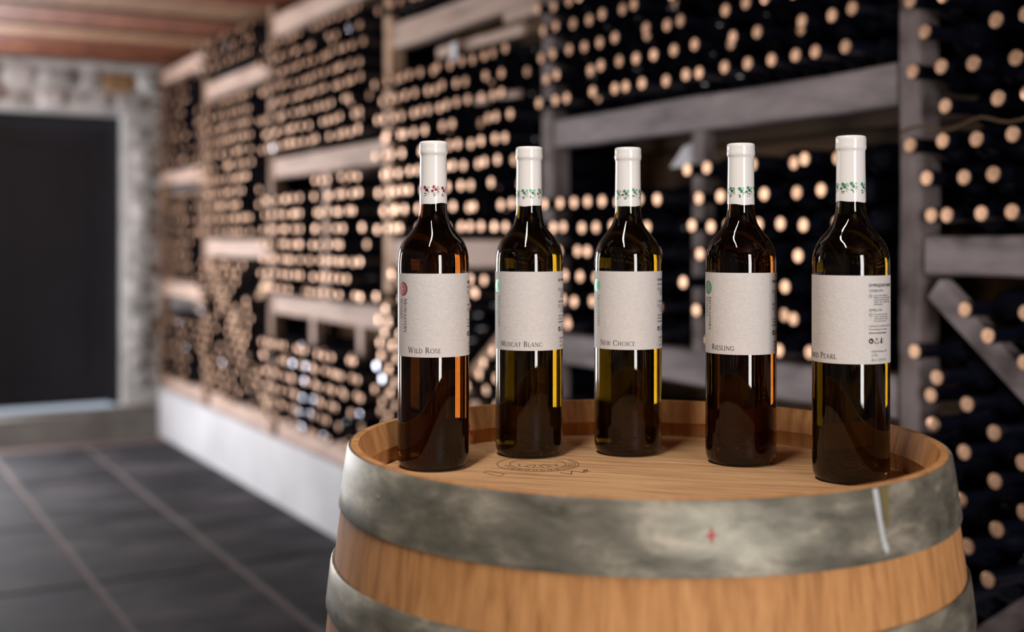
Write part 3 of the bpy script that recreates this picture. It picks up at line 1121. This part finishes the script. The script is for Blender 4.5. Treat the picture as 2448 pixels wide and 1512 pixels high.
def glyph_polys(ch):
    w, st = GLY[ch]
    out = []
    for s in st:
        if s[0] == 'l':
            _, x0, y0, x1, y1, t = s
            d = Vector((x1 - x0, y1 - y0))
            n = Vector((-d.y, d.x)).normalized() * t / 2
            out.append([(x0 - n.x, y0 - n.y), (x1 - n.x, y1 - n.y), (x1 + n.x, y1 + n.y), (x0 + n.x, y0 + n.y)])
        else:
            _, cx, cy, rx, ry, a, b = s
            n = max(6, int(abs(b - a) / 15))
            ring = []
            for k in range(n + 1):
                t = math.radians(a + (b - a) * k / n)
                hw = (TN + (TK - TN) * abs(math.cos(t)) ** 1.5) / 2
                c, sn = math.cos(t), math.sin(t)
                ring.append(((cx + (rx - hw) * c, cy + (ry - hw) * sn), (cx + (rx + hw) * c, cy + (ry + hw) * sn)))
            for (i0, o0), (i1, o1) in zip(ring, ring[1:]):
                q = [i0, o0, o1, i1]
                if b < a:
                    q = q[::-1]
                out.append(q)
    return w, out


def text_polys(text, cap, small=0.78, gap=0.09, space=0.42):
    """small-cap setting; returns polygons in metres and the total width"""
    x = 0.0
    res = []
    first = True
    for ch in text:
        if ch == ' ':
            x += space * cap
            first = True
            continue
        sc = cap if first else cap * small
        first = False
        w, ps = glyph_polys(ch)
        for p in ps:
            res.append([(x + a * sc, b * sc) for a, b in p])
        x += (w + gap) * sc
    return res, x


BRAD = 0.0366          # glass radius of the body
LRAD = BRAD + 0.0003


def cyl(s_ang, z, r):
    """angle from the front (local -y), positive to the right as seen"""
    return (r * math.sin(s_ang), -r * math.cos(s_ang), z)


def wrap(mb, polys, ang0, z0, r, rot=False, m=0):
    for p in polys:
        pts = []
        for x, y in p:
            if rot:
                pts.append(cyl(ang0 + y / r, z0 - x, r))
            else:
                pts.append(cyl(ang0 + x / r, z0 + y, r))
        mb.poly(pts, m)


def sans(mb, text, ang0, z0, r, size, m=0, bold=0.0, maxang=None):
    cu = bpy.data.curves.new('txt', 'FONT')
    cu.body = text
    cu.size = size
    cu.resolution_u = 1
    cu.offset = bold
    ob = bpy.data.objects.new('txt', cu)
    C.objects.link(ob)
    dg = bpy.context.evaluated_depsgraph_get()
    dg.update()
    ev = ob.evaluated_get(dg)
    me = ev.to_mesh()
    i = len(mb.v)
    cs = [tuple(v.co) for v in me.vertices]
    for x, y, zz in cs:
        mb.v.append(cyl(ang0 + x / r, z0 + y, r))
    for p in me.polygons:
        if maxang and any(ang0 + cs[k][0] / r > maxang for k in p.vertices):
            continue
        mb.f.append(tuple(i + k for k in p.vertices))
        mb.m.append(m)
    ev.to_mesh_clear()
    bpy.data.objects.remove(ob)
    bpy.data.curves.remove(cu)


D2R = math.radians


def disc(mb, ang, z, rx, r, m=0, n=28, inner=0.0, wob=0.0, nw=8):
    P, Q = [], []
    for k in range(n):
        t = 2 * PI * k / n
        q = rx + wob * math.cos(nw * t)
        P.append((q * math.cos(t), q * math.sin(t)))
        qi = inner + (wob * math.cos(nw * t) if inner else 0)
        Q.append((qi * math.cos(t), qi * math.sin(t)))
    if inner:
        for k in range(n):
            l = (k + 1) % n
            mb.poly([cyl(ang + a / r, z + b, r) for a, b in (P[k], P[l], Q[l], Q[k])], m)
    else:
        c = cyl(ang, z, r)
        for k in range(n):
            l = (k + 1) % n
            mb.poly([c, cyl(ang + P[k][0] / r, z + P[k][1], r), cyl(ang + P[l][0] / r, z + P[l][1], r)], m)


# ---- meshes shared by the five bottles
GP = [(0.020, 0.0045), (0.0275, 0.0006), (0.0295, 0.0), (0.0328, 0.0012), (0.0351, 0.0042), (0.0362, 0.0085), (0.0366, 0.014), (0.0366, 0.205), (0.03645, 0.2105), (0.0358, 0.217), (0.0343, 0.2235),
      (0.0318, 0.2295), (0.0288, 0.2338), (0.0255, 0.2378), (0.0222, 0.2418), (0.0192, 0.246), (0.0169, 0.2505), (0.0154, 0.2555), (0.0144, 0.2615), (0.0138, 0.268), (0.0134, 0.280),
      (0.0132, 0.300), (0.0132, 0.329)]


def smooth_prof(pr, n=3):
    out = []
    for i in range(len(pr) - 1):
        p0, p1, p2, p3 = pr[max(i - 1, 0)], pr[i], pr[i + 1], pr[min(i + 2, len(pr) - 1)]
        for k in range(n):
            t = k / n
            o = []
            for c in range(2):
                a, b, d, e = p0[c], p1[c], p2[c], p3[c]
                o.append(0.5 * (2 * b + (d - a) * t + (2 * a - 5 * b + 4 * d - e) * t * t + (3 * b - a - 3 * d + e) * t ** 3))
            out.append(tuple(o))
    out.append(pr[-1])
    return out


def bottle_glass(mat):
    mb = MB()
    lo, hi = GP[:8], GP[7:]
    prof = [(0.0005, 0.007), (0.010, 0.0065), (0.016, 0.0055)] + lo[:-1] + smooth_prof(hi, 3)
    mb.lathe(prof, 72)
    # the air above the wine in the neck
    cav = [(0.0006, 0.2478), (0.0092, 0.2482), (0.0112, 0.2495), (0.0114, 0.252), (0.0108, 0.258), (0.0102, 0.266), (0.0099, 0.276), (0.0098, 0.300)]
    i = len(mb.v)
    k0 = len(mb.f)
    mb.lathe(cav, 48)
    for k in range(k0, len(mb.f)):
        mb.f[k] = mb.f[k][::-1]
    # moulded marks round the heel
    for k in range(5):
        for q in range(3):
            a = D2R(-62 + k * 24 + q * 4 + RNG.uniform(-1, 1))
            z = 0.0205 + RNG.uniform(-.0022, .0022)
            c = Vector(cyl(a, z, BRAD - 0.0001))
            i = len(mb.v)
            n_ = Vector((c.x, c.y, 0)).normalized()
            t_ = Vector((-n_.y, n_.x, 0))
            for w in range(6):
                ph = 2 * PI * w / 6
                p = c + t_ * math.cos(ph) * 0.0010 + Vector((0, 0, math.sin(ph) * 0.0010))
                mb.v.append(tuple(p))
            mb.v.append(tuple(c + n_ * 0.0009))
            for w in range(6):
                mb.quad(i + w, i + (w + 1) % 6, i + 6)
    return mb.mesh('bottle_glass', mat, angle=60)


GLASS = {k: bottle_glass(k) for k in ('glass_amber', 'glass_olive', 'glass_brown')}


def capsule_mesh(seed):
    r = random.Random(seed)
    mb = MB()
    prof = [(0.0141, 0.2690), (0.0142, 0.2705), (0.0141, 0.276), (0.0139, 0.29), (0.0137, 0.305), (0.0136, 0.3165), (0.01365, 0.3185), (0.0142, 0.3197), (0.0145, 0.3205), (0.0147, 0.3225),
            (0.0145, 0.3245), (0.0144, 0.327), (0.01445, 0.3295), (0.0143, 0.3315), (0.0136, 0.3326), (0.0120, 0.3331), (0.0060, 0.3334)]
    seg = 64
    i0 = len(mb.v)
    mb.lathe(prof, seg, close_first=False)
    for j in range(len(prof)):
        if 8 <= j <= 13:
            for k in range(seg):
                x, y, z = mb.v[i0 + j * seg + k]
                f = 1 + r.uniform(-.011, .011)
                mb.v[i0 + j * seg + k] = (x * f, y * f, z)
        if j <= 1:
            for k in range(seg):
                x, y, z = mb.v[i0 + j * seg + k]
                mb.v[i0 + j * seg + k] = (x, y, z + 0.0006 * math.sin(2 * PI * k / seg * 2 + seed) + 0.0003 * math.sin(2 * PI * k / seg * 5))
    return mb.mesh('capsule', 'capsule', angle=50)


def vine_mesh(seed, mats):
    """band of vine leaves, grapes and curls printed round the capsule"""
    r = random.Random(seed)
    mb = MB()
    R = 0.01405 + 0.00018

    def rad(z):
        return 0.0141 - (z - 0.276) * 0.0143 + 0.0002

    def leaf(a, z, s, rot, m):
        n = 10
        P = []
        for k in range(n):
            t = 2 * PI * k / n + rot
            q = s * (1.0 if k % 2 == 0 else 0.52) * (1.15 if k == 0 else 1)
            P.append((q * math.cos(t), q * math.sin(t)))
        for k in range(n):
            l = (k + 1) % n
            mb.poly([cyl(a, z, rad(z)), cyl(a + P[k][0] / R, z + P[k][1], rad(z + P[k][1])), cyl(a + P[l][0] / R, z + P[l][1], rad(z + P[l][1]))], m)

    def ring(a, z, s, w, m, a0=0, a1=2 * PI):
        n = 10
        for k in range(n):
            t0, t1 = a0 + (a1 - a0) * k / n, a0 + (a1 - a0) * (k + 1) / n
            q = [(s * math.cos(t0), s * math.sin(t0)), (s * math.cos(t1), s * math.sin(t1)), ((s - w) * math.cos(t1), (s - w) * math.sin(t1)), ((s - w) * math.cos(t0), (s - w) * math.sin(t0))]
            mb.poly([cyl(a + x / R, z + y, rad(z + y)) for x, y in q[::-1]], m)

    n = 9
    for k in range(n):
        a = 2 * PI * k / n + r.uniform(-.06, .06)
        zc = 0.2825 + r.uniform(-.001, .001)
        leaf(a, zc + 0.003, 0.0024, r.uniform(0, 1), 0)
        leaf(a + 0.13, zc + 0.0004, 0.0022, r.uniform(0, 1), 0 if k % 2 else 1)
        if k % 3 == 0:
            leaf(a - 0.12, zc - 0.001, 0.0019, r.uniform(0, 1), 1)
        for q in range(7):
            ring(a + 0.04 + r.uniform(-.11, .11), zc - 0.0025 - r.uniform(0, .0034), 0.00055, 0.0004, 1)
        ring(a + 0.3, zc + 0.003, 0.0010, 0.0003, 1)
        ring(a + 0.33, zc - 0.003, 0.0014, 0.0003, 1, 0, 5)
        ring(a + 0.27, zc + 0.0005, 0.0018, 0.0004, 1, 2, 5.6)
        for q in range(4):
            leaf(a + 0.3 + r.uniform(-.1, .1), zc + r.uniform(-.002, .004), 0.0007, r.uniform(0, 1), 1)
    return mb.mesh('vine_print', mats, smooth=False)


L0, L1 = D2R(-84), D2R(150)          # label, in its own angles


def label_mesh():
    mb = MB()
    n = 90
    zb, zt = 0.115, 0.1985
    for r in (LRAD, BRAD + 0.00002):
        for z in (zb, zt):
            for k in range(n + 1):
                mb.v.append(cyl(L0 + (L1 - L0) * k / n, z, r))
    q = n + 1
    for k in range(n):
        mb.quad(k, k + 1, q + k + 1, q + k)
        mb.quad(2 * q + k + 1, 2 * q + k, 3 * q + k, 3 * q + k + 1)
        mb.quad(q + k, q + k + 1, 3 * q + k + 1, 3 * q + k)
        mb.quad(k + 1, k, 2 * q + k, 2 * q + k + 1)
    mb.quad(0, q, 3 * q, 2 * q)
    mb.quad(q - 1, 3 * q - 1, 4 * q - 1, 2 * q - 1)
    return mb.mesh('label', 'label', angle=50)


def emboss_mesh():
    """blind-embossed panel: bunches of grapes, leaves and tendrils, a framing line"""
    r = random.Random(5)
    mb = MB()
    a0, a1 = D2R(-51), D2R(51)
    z0, z1 = 0.1325, 0.1945

    def bump(s, z, rad, h=0.0002, seg=7, el=1.0, rot=0.0):
        i = len(mb.v)
        for lvl, (f, hh) in enumerate(((1.0, 0.00003), (0.62, h * 0.75))):
            for k in range(seg):
                t = 2 * PI * k / seg
                x, y = rad * f * el * math.cos(t), rad * f * math.sin(t)
                x, y = x * math.cos(rot) - y * math.sin(rot), x * math.sin(rot) + y * math.cos(rot)
                mb.v.append(cyl((s + x) / LRAD, z + y, LRAD + hh))
        mb.v.append(cyl(s / LRAD, z, LRAD + h))
        for k in range(seg):
            l = (k + 1) % seg
            mb.quad(i + k, i + l, i + seg + l, i + seg + k)
            mb.quad(i + seg + k, i + seg + l, i + 2 * seg)

    def ridge(pts, w=0.0006, h=0.00025):
        i = len(mb.v)
        n = len(pts)
        for k, (s, z) in enumerate(pts):
            d = Vector(pts[min(k + 1, n - 1)]) - Vector(pts[max(k - 1, 0)])
            nn = Vector((-d[1], d[0])).normalized() * w
            mb.v.append(cyl((s + nn.x) / LRAD, z + nn.y, LRAD + 0.00003))
            mb.v.append(cyl(s / LRAD, z, LRAD + h))
            mb.v.append(cyl((s - nn.x) / LRAD, z - nn.y, LRAD + 0.00003))
        for k in range(n - 1):
            p = i + 3 * k
            mb.quad(p + 1, p, p + 3, p + 4)
            mb.quad(p + 2, p + 1, p + 4, p + 5)

    sL, sR = a0 * LRAD, a1 * LRAD
    for (cs, cz, nx, nz, dr) in ((-0.004, 0.176, 5, 7, 0.0004), (-0.008, 0.158, 6, 9, -0.0003), (-0.026, 0.145, 4, 6, 0.0003), (0.022, 0.15, 4, 8, -0.0002), (0.008, 0.18, 4, 6, 0.0002),
                             (0.006, 0.16, 5, 8, -0.0003), (-0.022, 0.172, 4, 6, 0.0004), (0.014, 0.168, 4, 7, 0.0002), (0.024, 0.185, 3, 6, -0.0002), (-0.004, 0.145, 4, 5, 0.0002), (0.012, 0.146, 4, 5, 0.0)):
        for b in range(nz):
            m = max(1, int(nx * (1 - 0.7 * b / nz) + 0.5))
            for a in range(m):
                bump(cs + (a - (m - 1) / 2) * 0.0021 + dr * b + (0.001 if b % 2 else 0), cz - b * 0.0018, 0.00115)
    for k in range(120):
        s, z = r.uniform(sL + 0.003, sR - 0.003), r.uniform(z0 + 0.003, z1 - 0.003)
        rot = r.uniform(0, PI)
        for q in range(3):
            bump(s + 0.0014 * math.cos(rot + q), z + 0.0014 * math.sin(rot + q), 0.0007, 0.00014, 6, 2.6, rot + q * 0.8)
    for k in range(44):
        s, z = r.uniform(sL + 0.006, sR - 0.006), r.uniform(z0 + 0.006, z1 - 0.006)
        t0 = r.uniform(0, 6)
        rr = r.uniform(0.003, 0.006)
        ridge([(s + rr * (1 - q / 16) * math.cos(t0 + q * 0.32), z + rr * (1 - q / 16) * math.sin(t0 + q * 0.32)) for q in range(13)], 0.0005, 0.00015)
    for (s, z, t) in ((-0.02, z0, 1.2), (-0.01, z0 + 0.01, 1.9), (0.005, z0 + 0.004, 1.3), (0.018, z0 + 0.02, 1.7), (-0.024, z0 + 0.03, 1.0)):
        pts = []
        for q in range(16):
            pts.append((s, z))
            s += 0.002 * math.cos(t)
            z += 0.002 * math.sin(t)
            t += 0.13 * math.sin(q * 0.6)
            if not (sL < s < sR and z < z1):
                break
        if len(pts) > 2:
            ridge(pts, 0.0006, 0.00018)
    nn = 40
    ridge([(sL + (sR - sL) * k / nn, z0) for k in range(nn + 1)], 0.0003, 0.00014)
    ridge([(sL, z0 + (z1 - z0) * k / 10) for k in range(11)], 0.0003, 0.00014)
    ridge([(sR, z0 + (z1 - z0) * k / 10) for k in range(11)], 0.0003, 0.00014)
    return mb.mesh('embossing', 'label', angle=70)


LABEL_ME = label_mesh()
EMBOSS_ME = emboss_mesh()
TR = LRAD + 0.00016


def name_mesh(text, mat='ink'):
    mb = MB()
    ps, w = text_polys(text, 0.0058)
    wrap(mb, ps, D2R(-54), 0.1192, TR)
    return mb.mesh('lettering', mat, smooth=False)


def maker_mesh(mat):
    mb = MB()
    ps, w = text_polys('MONASTERY', 0.0050, 0.82, 0.08)
    k = 0.0350 / w
    wrap(mb, [[(x * k, y) for x, y in p] for p in ps], D2R(-64), 0.1735, TR, rot=True)
    ps, w = text_polys('WINERY', 0.0050, 0.82, 0.08)
    k = 0.0215 / w
    wrap(mb, [[(x * k, y) for x, y in p] for p in ps], D2R(-74.5), 0.1735, TR, rot=True)
    return mb.mesh('lettering', mat, smooth=False)


def seal_mesh(mat):
    mb = MB()
    a, z = D2R(-66), 0.183
    disc(mb, a, z, 0.0069, TR, 0)
    disc(mb, a, z, 0.0052, TR + 0.00007, 1, inner=0.0048)
    disc(mb, a, z, 0.0037, TR + 0.00007, 1, inner=0.0032, wob=0.0004, n=40)
    disc(mb, a, z, 0.0021, TR + 0.00007, 1, inner=0.0017, wob=0.00025, n=32, nw=5)
    disc(mb, a, z, 0.0008, TR + 0.00007, 1, n=12)
    return mb.mesh('seal', [mat, 'label'], smooth=False)


def back_mesh(t):
    mb = MB()
    a = D2R(57)
    mx = D2R(148)
    sans(mb, t['title'], a, 0.1880, TR, 0.0036, 0, 0.00011, mx)
    if t['sub']:
        sans(mb, t['sub'], a, 0.1830, TR, 0.0034, 0, 0, mx)
    ind = a + 0.0055 / TR
    for z in (0.1795, 0.1617):
        disc(mb, a + 0.0021 / TR, z - 0.0003, 0.0019, TR, 1, 18, 0.00155)
    sans(mb, 'MK', a + 0.0009 / TR, 0.1786, TR, 0.0017, 1, 0, mx)
    sans(mb, 'EN', a + 0.0009 / TR, 0.1608, TR, 0.0017, 1, 0, mx)
    for k, l in enumerate(t['mk']):
        sans(mb, l, ind, 0.1790 - k * 0.0021, TR, 0.00225, 1, 0, mx)
    sans(mb, t['en_title'], a, 0.1648, TR, 0.0034, 0, 0, mx)
    for k, l in enumerate(t['en']):
        sans(mb, l, ind, 0.1612 - k * 0.0021, TR, 0.00225, 1, 0, mx)
    sans(mb, t['region'], a, 0.1500, TR, 0.00225, 1, 0, mx)
    sans(mb, 'Произведува и полни:', a, 0.1470, TR, 0.00225, 1, 0, mx)
    sans(mb, 'www.monasterywinery', a, 0.1437, TR, 0.0024, 0, 0.00006, mx)
    # recycling marks: dot with arrows, triangle, keep-tidy figure
    zc = 0.1368
    ac = a + 0.0026 / TR
    disc(mb, ac, zc, 0.0026, TR, 0, 24, 0.0013)
    disc(mb, ac + 0.0004 / TR, zc + 0.0006, 0.0008, TR, 0, 8)
    tri = [(0.0, 0.0030), (-0.0027, -0.0022), (0.0027, -0.0022)]
    ac = a + 0.0088 / TR
    for k in range(3):
        (xa, ya), (xb_, yb_) = tri[k], tri[(k + 1) % 3]
        for f0, f1 in ((0.08, 0.42), (0.55, 0.95)):
            p, q = (xa + (xb_ - xa) * f0, ya + (yb_ - ya) * f0), (xa + (xb_ - xa) * f1, ya + (yb_ - ya) * f1)
            d = Vector((q[0] - p[0], q[1] - p[1])).normalized() * 0.00035
            n = (-d.y, d.x)
            mb.poly([cyl(ac + x / TR, zc + y, TR) for x, y in ((p[0] - n[0], p[1] - n[1]), (q[0] - n[0], q[1] - n[1]), (q[0] + n[0], q[1] + n[1]), (p[0] + n[0], p[1] + n[1]))], 0)
    ac = a + 0.0148 / TR
    disc(mb, ac, zc + 0.0025, 0.0007, TR, 0, 10)
    mb.poly([cyl(ac + x / TR, zc + y, TR) for x, y in ((-0.001, -0.0026), (0.0012, -0.0026), (0.0006, 0.0), (0.001, 0.0016), (-0.0004, 0.0017), (-0.0014, 0.0002))], 0)
    disc(mb, ac + 0.0012 / TR, zc + 0.0002, 0.0020, TR, 0, 20, 0.0017)
    sans(mb, '22', a + 0.0079 / TR, 0.1322, TR, 0.0013, 1, 0, mx)
    b = a + 0.0028 / TR
    sans(mb, 'Берба/Vintage 2019', b, 0.1262, TR, 0.0025, 0, 0, mx)
    sans(mb, '0.75L', b, 0.1222, TR, 0.0034, 1, 0, mx)
    sans(mb, 'ALC.12%VOL', b, 0.1178, TR, 0.0034, 1, 0, mx)
    return mb.mesh('small_print', ['ink', 'ink_grey'], smooth=False)


MKW = ['Суво бело вино со', 'Мирис на јасмин и цитр', 'Цитрусни вкусови на', 'грејпфрут. Свежо тело', 'лимонада']
ENW = ['Dry white wine with', 'scents of jasmine and', 'Citrus flavors of lemon', 'Average body and']
TX = [
    dict(name='WILD ROSE', title='ДИВА РОЗА', sub='РОЗЕ', mk=['Полусуво розе вино', 'со свеж мирис на', 'јагоди и цреши'], en_title='WILD ROSE', en=['Rose wine with', 'fresh scents of', 'strawberry'],
         region='ТИКВЕШКО ВИНОГОРЈЕ', glass='glass_amber', foil='red', rot=11, lab='rose wine bottle with red seal, leftmost on the barrel, reading Wild Rose'),
    dict(name='MUSCAT BLANC', title='БЕЛ МУСКАТ', sub='', mk=MKW, en_title='WHITE MUSCAT', en=ENW, region='ТИКВЕШКО ВИНОГОРЈЕ', glass='glass_olive', foil='green', rot=0,
         lab='white wine bottle with green seal on the barrel, reading Muscat Blanc'),
    dict(name='NEW CHOICE', title='НОВ ИЗБОР', sub='КУВЕ ТИКВЕШ', mk=MKW[:4], en_title='CUVEE TIKVES', en=ENW, region='ТИКВЕШКО ВИНОГОРЈЕ', glass='glass_olive', foil='green', rot=1.5,
         lab='middle wine bottle on the barrel, green seal, reading New Choice'),
    dict(name='RIESLING', title='РИЗЛИНГ', sub='', mk=MKW, en_title='RIESLING', en=ENW, region='ТИКВЕШКО ВИНОГОРЈЕ', glass='glass_brown', foil='green', rot=2,
         lab='wine bottle with amber-edged glass and green seal, reading Riesling'),
    dict(name='OHRID PEARL', title='ОХРИДСКИ БИСЕР', sub='СЕМИЈОН', mk=MKW, en_title='SEMILLON', en=ENW, region='ОХРИДСКО ВИНОГОРЈЕ, ЗА', glass='glass_olive', foil='green', rot=-31,
         lab='rightmost wine bottle, turned to show small print, reading Ohrid Pearl'),
]
for k, ((hx, hy), t) in enumerate(zip(HEROES, TX)):
    face = math.atan2(hx, hy)                    # turn so that local -y looks back at the eye
    b = empty('wine_bottle', (hx, hy, HEAD_Z + 0.0002), -face)
    b.scale = (HERO_SCALE,) * 3
    tag(b, t['lab'], 'wine bottle', 'bottles standing on the barrel')
    link('bottle_glass', GLASS[t['glass']], b)['label'] = 'dark glass body'
    cp = link('capsule', capsule_mesh(k + 3), b)
    cp['label'] = 'glossy white foil capsule'
    cp.rotation_euler = (0, 0, k * 0.9)
    vp = link('vine_print', vine_mesh(k + 20, ['red_foil', 'red_dark'] if t['foil'] == 'red' else ['green_foil', 'green_dark']), cp)
    lb = link('label', LABEL_ME, b)
    lb['label'] = 'off-white embossed paper label'
    lb.rotation_euler = (0, 0, D2R(t['rot']))
    link('embossing', EMBOSS_ME, lb)
    link('seal', seal_mesh(t['foil'] + '_foil'), lb)
    link('lettering', maker_mesh(t['foil'] + '_dark'), lb)
    link('lettering', name_mesh(t['name'], 'ink_red' if t['foil'] == 'red' else 'ink'), lb)
    link('small_print', back_mesh(t), lb)
